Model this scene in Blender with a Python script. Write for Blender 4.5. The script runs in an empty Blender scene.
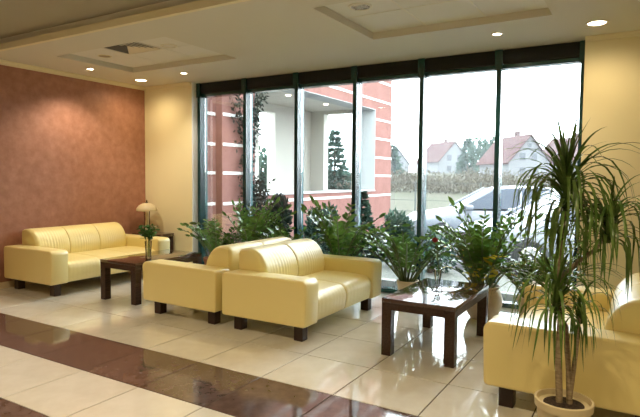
import bpy, bmesh, math, random
from mathutils import Vector, Matrix, Euler
import numpy as np

random.seed(7)
PI = math.pi
scene = bpy.context.scene
COL = scene.collection

# ------------------------------------------------------------------ camera, sky, exposure
CAM_H = 1.5
F_PX = 536.0
yaw, pit, rol = (math.radians(a) for a in (-30.9, -3.29, 0.5))
fwd = Vector((math.sin(yaw) * math.cos(pit), math.cos(yaw) * math.cos(pit), math.sin(pit)))
rt = fwd.cross(Vector((0, 0, 1))).normalized()
up = rt.cross(fwd)
r2 = math.cos(rol) * rt + math.sin(rol) * up
u2 = -math.sin(rol) * rt + math.cos(rol) * up
cam_data = bpy.data.cameras.new('camera')
cam_data.sensor_width = 36.0
cam_data.lens = F_PX * 36.0 / 640.0
cam_data.clip_end = 600
cam = bpy.data.objects.new('camera', cam_data)
m = Matrix((r2, u2, -fwd)).transposed().to_4x4()
m.translation = (0, 0, CAM_H)
cam.matrix_world = m
COL.objects.link(cam)
scene.camera = cam

world = bpy.data.worlds.new('overcast_sky')
scene.world = world
world.use_nodes = True
bg = world.node_tree.nodes['Background']
bg.inputs[0].default_value = (0.86, 0.94, 1.0, 1)
bg.inputs[1].default_value = 10.0

vs = scene.view_settings
vs.view_transform = 'Standard'
vs.look = 'None'
vs.exposure = 0.25
vs.gamma = 1.0
vs.use_curve_mapping = False
scene.cycles.use_denoising = True
scene.cycles.max_bounces = 10
scene.cycles.diffuse_bounces = 5
scene.cycles.glossy_bounces = 4
scene.cycles.transparent_max_bounces = 24
scene.cycles.sample_clamp_indirect = 6.0

WARM = (1.0, 0.78, 0.47)

# ------------------------------------------------------------------ materials
MATS = {}


def mat(name, color=(0.5, 0.5, 0.5), rough=0.5, metal=0.0, spec=0.5, coat=0.0, coat_r=0.05, color2=None, scale=8.0,
        detail=4.0, bump=0.0, bump_scale=60.0, stretch=None, lo=0.35, hi=0.65, transl=0.0, vary=0.0,
        emit=None, emit_s=0.0, alpha=None, trans=0.0, ior=1.45):
    if name in MATS:
        return MATS[name]
    M = bpy.data.materials.new(name)
    M.use_nodes = True
    nt = M.node_tree
    N, L = nt.nodes, nt.links
    b = N['Principled BSDF']
    b.inputs['Base Color'].default_value = (*color, 1)
    b.inputs['Roughness'].default_value = rough
    b.inputs['Metallic'].default_value = metal
    b.inputs['Specular IOR Level'].default_value = spec
    b.inputs['Coat Weight'].default_value = coat
    b.inputs['Coat Roughness'].default_value = coat_r
    b.inputs['IOR'].default_value = ior
    if trans:
        b.inputs['Transmission Weight'].default_value = trans
    if emit:
        b.inputs['Emission Color'].default_value = (*emit, 1)
        b.inputs['Emission Strength'].default_value = emit_s
    colsock = None
    tc = None
    if color2 is not None or bump:
        tc = N.new('ShaderNodeTexCoord')
        mp = N.new('ShaderNodeMapping')
        L.new(tc.outputs['Object'], mp.inputs[0])
        if stretch:
            mp.inputs['Scale'].default_value = stretch
    if color2 is not None:
        nz = N.new('ShaderNodeTexNoise')
        nz.inputs['Scale'].default_value = scale
        nz.inputs['Detail'].default_value = detail
        nz.inputs['Roughness'].default_value = 0.6
        L.new(mp.outputs[0], nz.inputs['Vector'])
        cr = N.new('ShaderNodeValToRGB')
        cr.color_ramp.elements[0].position = lo
        cr.color_ramp.elements[1].position = hi
        cr.color_ramp.elements[0].color = (*color, 1)
        cr.color_ramp.elements[1].color = (*color2, 1)
        L.new(nz.outputs['Fac'], cr.inputs[0])
        colsock = cr.outputs[0]
    if vary:
        oi = N.new('ShaderNodeObjectInfo')
        hs = N.new('ShaderNodeHueSaturation')
        mr = N.new('ShaderNodeMapRange')
        mr.inputs['To Min'].default_value = 1 - vary
        mr.inputs['To Max'].default_value = 1 + vary
        L.new(oi.outputs['Random'], mr.inputs['Value'])
        L.new(mr.outputs[0], hs.inputs['Value'])
        if colsock:
            L.new(colsock, hs.inputs['Color'])
        else:
            hs.inputs['Color'].default_value = (*color, 1)
        colsock = hs.outputs[0]
    if colsock:
        L.new(colsock, b.inputs['Base Color'])
    if bump:
        nb = N.new('ShaderNodeTexNoise')
        nb.inputs['Scale'].default_value = bump_scale
        nb.inputs['Detail'].default_value = 3
        L.new(mp.outputs[0], nb.inputs['Vector'])
        bp = N.new('ShaderNodeBump')
        bp.inputs['Strength'].default_value = bump
        bp.inputs['Distance'].default_value = 0.01
        L.new(nb.outputs['Fac'], bp.inputs['Height'])
        L.new(bp.outputs[0], b.inputs['Normal'])
    if transl:
        out = N['Material Output']
        tr = N.new('ShaderNodeBsdfTranslucent')
        mx = N.new('ShaderNodeMixShader')
        mx.inputs[0].default_value = transl
        if colsock:
            L.new(colsock, tr.inputs[0])
        else:
            tr.inputs[0].default_value = (*color, 1)
        L.new(b.outputs[0], mx.inputs[1])
        L.new(tr.outputs[0], mx.inputs[2])
        L.new(mx.outputs[0], out.inputs[0])
    MATS[name] = M
    return M


def pane_mat(name, tint=(0.93, 0.97, 0.96), refl=1.0, dust=0.0):
    if name in MATS:
        return MATS[name]
    M = bpy.data.materials.new(name)
    M.use_nodes = True
    nt = M.node_tree
    N, L = nt.nodes, nt.links
    N.remove(N['Principled BSDF'])
    out = N['Material Output']
    tr = N.new('ShaderNodeBsdfTransparent')
    tr.inputs[0].default_value = (*tint, 1)
    gl = N.new('ShaderNodeBsdfGlossy')
    gl.inputs['Roughness'].default_value = 0.01
    fr = N.new('ShaderNodeFresnel')
    fr.inputs[0].default_value = 1.45
    mx = N.new('ShaderNodeMixShader')
    L.new(fr.outputs[0], mx.inputs[0])
    L.new(tr.outputs[0], mx.inputs[1])
    L.new(gl.outputs[0], mx.inputs[2])
    last = mx
    if dust:
        df = N.new('ShaderNodeBsdfTranslucent')
        df.inputs[0].default_value = (0.9, 0.93, 0.95, 1)
        m2 = N.new('ShaderNodeMixShader')
        m2.inputs[0].default_value = dust
        L.new(mx.outputs[0], m2.inputs[1])
        L.new(df.outputs[0], m2.inputs[2])
        last = m2
    L.new(last.outputs[0], out.inputs[0])
    MATS[name] = M
    return M


M_CEIL = mat('ceiling_paint', (0.66, 0.63, 0.54), 0.75)
M_PANEL = mat('ceiling_panel', (0.74, 0.72, 0.66), 0.7, bump=0.05, bump_scale=200)
M_TERRA = mat('terracotta_stucco', (0.33, 0.145, 0.088), 0.5, color2=(0.45, 0.22, 0.145), scale=9.0, detail=9, bump=0.12,
              bump_scale=25, lo=0.3, hi=0.7)
M_YELLOW = mat('yellow_wall_paint', (0.83, 0.74, 0.47), 0.65, bump=0.03, bump_scale=120)
M_REVEAL = mat('white_reveal', (0.86, 0.86, 0.84), 0.6)
M_CREAM = mat('cream_trim', (0.78, 0.70, 0.48), 0.6)
M_TILE = mat('cream_tile', (0.63, 0.605, 0.54), 0.06, color2=(0.70, 0.68, 0.62), scale=5, detail=6, vary=0.04, spec=0.9)
M_TILED = mat('brown_tile', (0.085, 0.055, 0.047), 0.06, color2=(0.130, 0.086, 0.073), scale=11, detail=8, vary=0.1, spec=0.9)
M_GROUT = mat('grout', (0.06, 0.048, 0.036), 0.7)
M_FRAME = mat('green_frame', (0.010, 0.055, 0.055), 0.2, spec=0.9)
M_BLIND = mat('blind_box_brown', (0.022, 0.024, 0.026), 0.5, spec=0.2)
M_LEATHER = mat('cream_leather', (0.88, 0.745, 0.32), 0.38, spec=0.8, coat=0.4, coat_r=0.3, bump=0.06, bump_scale=90, vary=0.02)
M_SEAM = mat('leather_seam', (0.55, 0.43, 0.18), 0.6)
M_WOOD = mat('wenge_wood', (0.030, 0.015, 0.010), 0.26, color2=(0.058, 0.029, 0.019), scale=6, stretch=(14, 1.2, 14), detail=5)
M_WOODTOP = mat('wenge_top', (0.045, 0.020, 0.012), 0.10, color2=(0.085, 0.040, 0.026), scale=6, stretch=(12, 1.0, 12), detail=5, spec=0.8,
                coat=0.6)
M_FOOT = mat('dark_foot', (0.030, 0.014, 0.010), 0.35)
M_CHROME = mat('chrome', (0.75, 0.75, 0.74), 0.15, metal=1.0)
M_WHITEMET = mat('white_metal', (0.74, 0.70, 0.58), 0.4)
M_DARKMET = mat('dark_metal', (0.05, 0.045, 0.04), 0.5)
M_BRONZE = mat('bronze', (0.09, 0.05, 0.025), 0.35, metal=0.7)
M_LAMPON = mat('lamp_glow', (1, 0.95, 0.85), 0.5, emit=(1.0, 0.86, 0.62), emit_s=14.0)
M_GLASSV = pane_mat('vase_glass', (0.97, 0.985, 0.98))
M_PANE = pane_mat('window_glass', (0.95, 0.98, 0.975))
M_SHADE = mat('lamp_shade_glass', (0.86, 0.76, 0.52), 0.3, transl=0.4)
M_LEAF = mat('zz_leaf', (0.05, 0.14, 0.028), 0.16, color2=(0.15, 0.27, 0.06), scale=4, vary=0.35, transl=0.25, spec=0.6)
M_LEAFY = mat('yellow_leaf', (0.62, 0.50, 0.03), 0.35, transl=0.3)
M_STEM = mat('zz_stem', (0.09, 0.13, 0.03), 0.4)
M_DRAC = mat('dracaena_leaf', (0.05, 0.115, 0.022), 0.26, color2=(0.15, 0.24, 0.06), scale=9, vary=0.4, transl=0.22)
M_CANE = mat('dracaena_cane', (0.20, 0.145, 0.085), 0.8, color2=(0.36, 0.29, 0.19), scale=30, stretch=(1, 1, 4), bump=0.4, bump_scale=50)
M_SOIL = mat('soil', (0.016, 0.010, 0.007), 0.95, color2=(0.07, 0.045, 0.03), scale=60, bump=0.8, bump_scale=70)
M_POT = mat('cream_pot', (0.72, 0.62, 0.40), 0.45)
M_POTB = mat('beige_pot', (0.62, 0.49, 0.31), 0.55, color2=(0.70, 0.58, 0.40), scale=7)
M_POTR = mat('terracotta_pot', (0.30, 0.12, 0.06), 0.7)
M_ROSE = mat('rose_red', (0.30, 0.006, 0.008), 0.5)
M_SPRIG = mat('bouquet_green', (0.03, 0.12, 0.02), 0.4, color2=(0.09, 0.21, 0.04), scale=12, vary=0.3, transl=0.25)
M_WHITEFL = mat('white_petal', (0.72, 0.72, 0.66), 0.5)
M_WATER = pane_mat('vase_water', (0.95, 0.98, 0.97))


# ------------------------------------------------------------------ mesh builder
class MB:
    def __init__(self):
        self.v, self.f, self.mi = [], [], []
        self.cur = 0

    def add(self, vs_, fs_):
        o = len(self.v)
        self.v += [tuple(p) for p in vs_]
        self.f += [tuple(i + o for i in f) for f in fs_]
        self.mi += [self.cur] * len(fs_)
        return self

    def box(self, x0, x1, y0, y1, z0, z1):
        v = [(x, y, z) for z in (z0, z1) for y in (y0, y1) for x in (x0, x1)]
        return self.add(v, [(0, 2, 3, 1), (4, 5, 7, 6), (0, 1, 5, 4), (2, 6, 7, 3), (0, 4, 6, 2), (1, 3, 7, 5)])

    def rbox(self, x0, x1, y0, y1, z0, z1, r=0.02, seg=3, bulge=None):
        bm = bmesh.new()
        bmesh.ops.create_cube(bm, size=1)
        for v in bm.verts:
            v.co = Vector(((x0 + x1) / 2 + v.co.x * (x1 - x0), (y0 + y1) / 2 + v.co.y * (y1 - y0), (z0 + z1) / 2 + v.co.z * (z1 - z0)))
        bmesh.ops.bevel(bm, geom=bm.edges[:], offset=r, segments=seg, profile=0.5, affect='EDGES')
        bm.verts.index_update()
        self.add([v.co[:] for v in bm.verts], [[v.index for v in f.verts] for f in bm.faces])
        bm.free()
        return self

    def loft(self, rings, cap=True, closed=True):
        n = len(rings[0])
        vs_ = [p for r in rings for p in r]
        fs_ = []
        for i in range(len(rings) - 1):
            for j in range(n if closed else n - 1):
                k = (j + 1) % n
                fs_.append((i * n + j, i * n + k, (i + 1) * n + k, (i + 1) * n + j))
        if cap:
            fs_.append(tuple(range(n))[::-1])
            fs_.append(tuple((len(rings) - 1) * n + j for j in range(n)))
        return self.add(vs_, fs_)

    def tube(self, pts, rad, n=8, cap=True):
        pts = [Vector(p) for p in pts]
        rings = []
        ref = None
        for i, p in enumerate(pts):
            d = (pts[min(i + 1, len(pts) - 1)] - pts[max(i - 1, 0)]).normalized()
            if ref is None:
                ref = d.orthogonal().normalized()
            a = (ref - d * ref.dot(d)).normalized()
            ref = a
            b = d.cross(a)
            r = rad[i] if hasattr(rad, '__len__') else rad
            rings.append([p + (a * math.cos(2 * PI * k / n) + b * math.sin(2 * PI * k / n)) * r for k in range(n)])
        return self.loft(rings, cap)

    def lathe(self, prof, n=24, c=(0, 0, 0), cap=True, axis='z'):
        rings = []
        for r, z in prof:
            ring = []
            for k in range(n):
                a = 2 * PI * k / n
                if axis == 'z':
                    ring.append((c[0] + r * math.cos(a), c[1] + r * math.sin(a), c[2] + z))
                else:
                    ring.append((c[0] + r * math.cos(a), c[1] + z, c[2] - r * math.sin(a)))
            rings.append(ring)
        return self.loft(rings, cap)

    def prism(self, poly, z0, z1):
        n = len(poly)
        vs_ = [(x, y, z0) for x, y in poly] + [(x, y, z1) for x, y in poly]
        fs_ = [tuple(range(n))[::-1], tuple(range(n, 2 * n))] + [(i, (i + 1) % n, n + (i + 1) % n, n + i) for i in range(n)]
        return self.add(vs_, fs_)

    def mesh(self, name, mats, smooth=35):
        me = bpy.data.meshes.new(name)
        me.from_pydata(self.v, [], self.f)
        if not isinstance(mats, (list, tuple)):
            mats = [mats]
        for mm in mats:
            me.materials.append(mm)
        if len(mats) > 1:
            me.polygons.foreach_set('material_index', self.mi)
        me.update()
        if smooth:
            me.polygons.foreach_set('use_smooth', [True] * len(me.polygons))
            me.set_sharp_from_angle(angle=math.radians(smooth))
        return me

    def build(self, name, mats, parent=None, loc=None, smooth=35):
        return link(name, self.mesh(name, mats, smooth), parent, loc)


def link(name, me, parent=None, loc=None, rot=None, scale=None):
    o = bpy.data.objects.new(name, me)
    COL.objects.link(o)
    if parent:
        o.parent = parent
    if loc is not None:
        o.location = loc
    if rot is not None:
        o.rotation_euler = rot
    if scale is not None:
        o.scale = scale
    return o


def tag(o, label, cat, group=None, kind=None):
    o['label'] = label
    o['category'] = cat
    if group:
        o['group'] = group
    if kind:
        o['kind'] = kind
    return o


def thing(name, label, cat, loc=(0, 0, 0), rotz=0, group=None):
    o = link(name, None, None, loc, (0, 0, rotz))
    o.empty_display_size = 0.1
    return tag(o, label, cat, group)


def struct(o):
    o['kind'] = 'structure'
    return o


def fbox(fn, *args):
    b = MB()
    getattr(b, fn)(*args)
    return b


# ------------------------------------------------------------------ room shell
WX0 = -7.2            # brown wall
PIER_Y = 6.27
GLASS_Y = 6.50
CEIL = 2.98
BEAM_Y = 3.63
UP_CEIL = 3.13
ROOM_X1, ROOM_Y0 = 4.0, -4.0

# floor base + tiles
fl = struct(fbox('box', WX0 - 0.1, ROOM_X1 + 0.1, ROOM_Y0 - 0.1, 6.58, -0.12, -0.004).build('floor', M_GROUT, smooth=0))
TX, TY = 0.62, 0.615
ox, oy = -2.40, 3.165
tile_cache = {}
gap = 0.0042
for j in range(-12, 6):
    y0, y1 = oy + j * TY, oy + (j + 1) * TY
    if y1 < ROOM_Y0 or y0 > 6.55:
        continue
    y0, y1 = max(y0, ROOM_Y0), min(y1, 6.56)
    dark = j in (-1, -3)
    if y0 > 0.9:
        for i in range(-9, 12):
            x0, x1 = ox + i * TX, ox + (i + 1) * TX
            if x1 < WX0 + 0.01 or x0 > 1.6:
                continue
            x0 = max(x0, WX0)
            key = (round(x1 - x0, 3), round(y1 - y0, 3), dark)
            if key not in tile_cache:
                w, d = (x1 - x0) / 2 - gap, (y1 - y0) / 2 - gap
                b = MB()
                e = 0.0012
                b.loft([[(-w, -d, -0.006), (w, -d, -0.006), (w, d, -0.006), (-w, d, -0.006)],
                        [(-w, -d, -e), (w, -d, -e), (w, d, -e), (-w, d, -e)],
                        [(-w + e, -d + e, 0), (w - e, -d + e, 0), (w - e, d - e, 0), (-w + e, d - e, 0)]])
                tile_cache[key] = b.mesh('tile', M_TILED if dark else M_TILE, 0)
            t = link('tile', tile_cache[key], fl, ((x0 + x1) / 2, (y0 + y1) / 2, 0))
            t.rotation_euler.z = 0
    else:
        # rows of the hall behind the viewer, one long course each
        b = MB()
        b.box(WX0, ROOM_X1, y0 + gap, y1 - gap, -0.006, 0)
        b.build('tile_course', M_TILED if dark else M_TILE, fl, smooth=0)
b = MB()
b.box(1.66, ROOM_X1, 0.93, 6.56, -0.006, 0)
b.build('tile_course', M_TILE, fl, smooth=0)

# walls
struct(fbox('box', WX0 - 0.15, WX0, ROOM_Y0, 6.75, 0, 3.4).build('wall_left', M_TERRA, smooth=0))
b = MB()
b.box(WX0, -6.13, PIER_Y, 6.62, 0, 3.4)
wl = struct(b.build('wall_window_left', M_YELLOW, smooth=0))
fbox('box', -6.13, -6.118, PIER_Y + 0.004, 6.42, 0, CEIL).build('reveal', M_REVEAL, wl, smooth=0)
b = MB()
b.box(-0.555, ROOM_X1 + 0.1, PIER_Y, 6.62, 0, 3.4)
struct(b.build('wall_window_right', M_YELLOW, smooth=0))
struct(fbox('box', -6.2, -0.5, 6.40, 6.62, CEIL - 0.002, 3.4).build('wall_window_top', M_CEIL, smooth=0))
struct(fbox('box', WX0 - 0.1, ROOM_X1 + 0.1, ROOM_Y0 - 0.1, ROOM_Y0, 0, 3.4).build('wall_back', M_YELLOW, smooth=0))
struct(fbox('box', ROOM_X1, ROOM_X1 + 0.1, ROOM_Y0, 6.4, 0, 3.4).build('wall_right', M_YELLOW, smooth=0))
struct(fbox('box', WX0, WX0 + 0.015, ROOM_Y0, PIER_Y, 0, 0.085).build('baseboard_left', M_POTB, smooth=0))

# ceiling: lower slab with two coffers, step up to the hall ceiling
COFFERS = [(-6.31, -4.40, 4.11, 5.29), (-2.52, -0.745, 4.06, 5.285)]
CD = 0.068
b = MB()
xs = [WX0, COFFERS[0][0], COFFERS[0][1], COFFERS[1][0], COFFERS[1][1], ROOM_X1]
for k, (x0, x1) in enumerate(zip(xs[:-1], xs[1:])):
    if k in (1, 3):
        c = COFFERS[0 if k == 1 else 1]
        b.box(x0, x1, BEAM_Y, c[2], CEIL, 3.4)
        b.box(x0, x1, c[3], 6.45, CEIL, 3.4)
        b.box(x0, x1, c[2], c[3], CEIL + CD + 0.02, 3.4)
    else:
        b.box(x0, x1, BEAM_Y, 6.45, CEIL, 3.4)
ce = struct(b.build('ceiling', M_CEIL, smooth=0))
struct(fbox('box', WX0, ROOM_X1, ROOM_Y0, BEAM_Y + 0.02, UP_CEIL, 3.4).build('ceiling_hall', mat('shaded_ceiling_paint', (0.40, 0.37, 0.28), 0.8), smooth=0))  # darker than the lower ceiling, its shade is put into the colour
# fascia lip along the step
struct(fbox('box', WX0, ROOM_X1, BEAM_Y - 0.05, BEAM_Y, CEIL, CEIL + 0.07).build('trim_1', M_CREAM, smooth=0))
# coffer panels: 3 x 2 lay-in tiles in each coffer, held by a grid of rails
for ci, c in enumerate(COFFERS):
    w, d = (c[1] - c[0]) / 3, (c[3] - c[2]) / 2
    me = fbox('box', -w / 2 + 0.006, w / 2 - 0.006, -d / 2 + 0.006, d / 2 - 0.006, 0, 0.018).mesh('panel', M_PANEL, 0)
    for i in range(3):
        for j in range(2):
            if (ci, i, j) in ((0, 1, 0), (1, 2, 0)):
                continue
            link('panel', me, ce, (c[0] + (i + .5) * w, c[2] + (j + .5) * d, CEIL + CD))
    b = MB()
    for i in (1, 2):
        b.box(c[0] + i * w - .009, c[0] + i * w + .009, c[2], c[3], CEIL + CD - 0.003, CEIL + CD + .015)
    b.box(c[0], c[1], c[2] + d - .009, c[2] + d + .009, CEIL + CD - 0.003, CEIL + CD + .015)
    b.build('grid_rail', M_PANEL if ci == 0 else M_WHITEMET, ce, smooth=0)


# cornices
def cornice(name, p0, p1, inward):
    prof = [(0, 0), (0.05, 0), (0.05, -0.012), (0.02, -0.035), (0.015, -0.05), (0, -0.05)]
    b = MB()
    p0, p1, n = Vector(p0), Vector(p1), Vector(inward)
    b.loft([[p + n * a + Vector((0, 0, z)) for a, z in prof] for p in (p0, p1)])
    return struct(b.build(name, M_CREAM, smooth=0))


cornice('trim_2', (WX0, BEAM_Y, CEIL), (WX0, PIER_Y, CEIL), (1.6, 0, 0))
cornice('trim_3', (WX0 + .05, PIER_Y, CEIL), (-6.13, PIER_Y, CEIL), (0, -1, 0))
cornice('trim_4', (-0.555, PIER_Y, CEIL), (ROOM_X1, PIER_Y, CEIL), (0, -1, 0))

# ------------------------------------------------------------------ window wall
win = struct(link('window_1', None, None, (0, 0, 0)))
MX = [-6.118 + 0.9285 * k for k in range(7)]
MX[-1] = -0.60
HEAD_Z0 = 2.77
for k, x in enumerate(MX):
    b = MB()
    b.rbox(x, x + 0.055, 6.385, 6.56, 0.0, CEIL, 0.004, 1)
    o = b.build('mullion', M_FRAME, win)
    b = MB()
    b.box(x + 0.016, x + 0.039, 6.377, 6.386, 0.05, HEAD_Z0)
    b.build('glazing_bead', M_FRAME, o)
    b = MB()
    b.rbox(x - 0.018, x + 0.073, 6.36, 6.384, HEAD_Z0 - 0.02, CEIL - 0.005, 0.008, 2)
    b.build('blind_bracket', M_FRAME, o)
for k in range(6):
    x0, x1 = MX[k] + 0.055, MX[k + 1]
    fbox('box', x0, x1, 6.43, 6.55, 0.0, 0.055).build('bottom_rail', M_FRAME, win, smooth=0)
    o = fbox('rbox', x0 + .012, x1 - .012, 6.39, 6.54, HEAD_Z0 + 0.045, CEIL - 0.003, 0.012, 2).build('blind_box', M_BLIND, win)
    fbox('box', x0, x1, 6.43, 6.55, HEAD_Z0, HEAD_Z0 + 0.05).build('top_rail', M_FRAME, win, smooth=0)
    fbox('box', x0 + .002, x1 - .002, GLASS_Y, GLASS_Y + 0.008, 0.05, HEAD_Z0 + 0.01).build('pane', M_PANE, win, smooth=0)


# ------------------------------------------------------------------ ceiling fittings
def spot_light(parent, power, angle, blend=0.6, z=-0.03, color=WARM, rad=0.035):
    l = bpy.data.lights.new('lamp_light', 'SPOT')
    l.energy = power
    l.color = color
    l.spot_size = math.radians(angle)
    l.spot_blend = blend
    l.shadow_soft_size = rad
    o = bpy.data.objects.new('lamp_light', l)
    COL.objects.link(o)
    o.parent = parent
    o.location = (0, 0, z)
    return o


def downlight(name, label, loc, r, power, angle, group=None, on=True, blend=0.7):
    lamp_color = (1.0, 0.86, 0.66) if name == 'spot_downlight' else WARM
    t = thing(name, label, 'downlight', loc, 0, group)
    b = MB()
    b.lathe([(r * 0.78, -0.002), (r * 0.80, -0.008), (r, -0.006), (r * 1.02, 0.0), (r * 1.02, 0.004), (r * 0.78, 0.004)], 28, cap=False)
    b.build('trim_ring', M_WHITEMET, t)
    if on:
        b = MB()
        b.lathe([(r * 0.8, -0.004), (r * 0.4, -0.007), (0.001, -0.008)], 28, cap=False)
        b.build('lens', M_LAMPON, t)
        spot_light(t, power, angle, blend, -0.03, lamp_color, rad=r * 0.6)
    else:
        b = MB()
        b.lathe([(r * 0.78, -0.003), (r * 0.6, 0.0), (r * 0.3, 0.003), (0.001, 0.003)], 28, cap=False)
        b.build('lens', M_CHROME if on is None else M_WHITEMET, t)
    return t


downlight('spot_downlight', 'small bright spotlight in ceiling nearest the beam above the left sofa', (-6.62, 4.82, CEIL), 0.055, 70, 125, 'small spot downlights')
downlight('spot_downlight', 'small bright spotlight in ceiling beside the left end of the window', (-5.68, 5.66, CEIL), 0.055, 60, 125, 'small spot downlights')
downlight('spot_downlight', 'small bright spotlight in ceiling above the potted plants at the window right', (-1.317, 5.68, CEIL), 0.055, 60, 125, 'small spot downlights')
downlight('round_downlight', 'larger lit round downlight in the corner above the table lamp', (-6.68, 5.75, CEIL), 0.10, 34, 165, 'round downlights', blend=1.0)
downlight('round_downlight', 'larger lit round downlight near the right yellow wall', (-0.415, 5.74, CEIL), 0.10, 34, 165, 'round downlights', blend=1.0)
downlight('round_downlight', 'unlit cream round downlight in left coffer panel right of the vent', (-4.88, 4.62, CEIL + CD), 0.10, 0, 0, 'round downlights', on=False)
t = downlight('round_downlight', 'unlit silver round downlight in the right coffer above window', (-2.24, 4.42, CEIL + CD), 0.11, 0, 0, 'round downlights', on=None)
for k in (-1, 0, 1):
    fbox('box', -0.07, 0.07, k * 0.035 - .003, k * 0.035 + .003, -0.012, 0.002).build('baffle_blade', M_CHROME, t, smooth=0)
t = thing('ceiling_speaker', 'flat round beige loudspeaker grille in left coffer', 'speaker', (-6.02, 4.60, CEIL + CD))
b = MB(); b.lathe([(0.085, 0), (0.085, -0.006), (0.078, -0.008), (0.074, -0.004)], 28, cap=False); b.build('rim', M_CREAM, t)
b = MB(); b.lathe([(0.075, -0.004), (0.04, -0.007), (0.001, -0.008)], 28, cap=False)
b.build('grille', mat('speaker_grille', (0.36, 0.29, 0.19), 0.7, bump=0.5, bump_scale=400), t)


def vent(label, x0, x1, y0, y1, z):
    cx, cy, hx, hy = (x0 + x1) / 2, (y0 + y1) / 2, (x1 - x0) / 2 - .006, (y1 - y0) / 2 - .006
    t = thing('air_vent', label, 'vent', (cx, cy, z), 0, 'square ceiling diffusers')
    b = MB()
    b.box(-hx, hx, -hy, hy, 0.05, 0.06)
    b.build('duct_plate', M_DARKMET, t, smooth=0)

    def ring(s0, z0, s1, z1, th=0.006):
        b = MB()
        q = lambda s, z: [(-hx * s, -hy * s, z), (hx * s, -hy * s, z), (hx * s, hy * s, z), (-hx * s, hy * s, z)]
        b.loft([q(s0, z0), q(s1, z1), q(s1 - .01, z1 + th), q(s0 - .01, z0 + th), q(s0, z0)], cap=False)
        return b
    ring(1.0, -0.001, 0.95, -0.004).build('frame', M_WHITEMET, t, smooth=0)
    q = lambda s, z: [(-hx * s, -hy * s, z), (hx * s, -hy * s, z), (hx * s, hy * s, z), (-hx * s, hy * s, z)]
    b = MB()
    b.loft([q(1, 0.05), q(1, -0.001)], cap=False)
    b.build('collar', M_DARKMET, t, smooth=0)
    # blades of the four sectors: three coloured dark for shade, the window-side one white as lit
    for sec in range(4):
        for k in range(5):
            s0 = .90 - k * .18
            s1 = s0 - .10
            P = [(-hx * s0, -hy * s0), (hx * s0, -hy * s0), (hx * s1, -hy * s1), (-hx * s1, -hy * s1)]
            if sec % 2:
                P = [(-hx * s0, hy * s0), (-hx * s0, -hy * s0), (-hx * s1, -hy * s1), (-hx * s1, hy * s1)]
            sg = -1 if sec > 1 else 1
            P = [(x * sg, y * sg) for x, y in P]
            z_ = (-.002, -.002, .012, .012)
            b = MB()
            b.loft([[(x, y, zq) for (x, y), zq in zip(P, z_)], [(x, y, zq + .003) for (x, y), zq in zip(P, z_)]])
            b.build('blade', M_WHITEMET if sec == 2 else mat('shaded_blade', (.10, .095, .085), .6), t, smooth=0)


w, d = (COFFERS[0][1] - COFFERS[0][0]) / 3, (COFFERS[0][3] - COFFERS[0][2]) / 2
vent('square four-way air diffuser in the left ceiling coffer', COFFERS[0][0] + w, COFFERS[0][0] + 2 * w, COFFERS[0][2], COFFERS[0][2] + d, CEIL + CD)
w, d = (COFFERS[1][1] - COFFERS[1][0]) / 3, (COFFERS[1][3] - COFFERS[1][2]) / 2
vent('square four-way air diffuser cut by the photo top in the right coffer', COFFERS[1][0] + 2 * w, COFFERS[1][1], COFFERS[1][2], COFFERS[1][2] + d, CEIL + CD)

# downlights of the hall on the raised ceiling behind the viewer
for (x, y), where in zip([(-5.2, 1.6), (-3.0, 1.4), (-0.8, 1.4), (1.4, 1.6), (-4.4, -1.2), (-1.6, -1.2), (1.2, -1.2)],
                         ('leftmost of the row near the beam', 'second from left in the row near the beam', 'third from left in the row near the beam',
                          'rightmost of the row near the beam', 'leftmost of the rear row', 'middle of the rear row', 'rightmost of the rear row')):
    downlight('hall_downlight', 'lit round hall downlight, ' + where, (x, y, UP_CEIL), 0.10, 122, 130, 'hall downlights')


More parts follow.
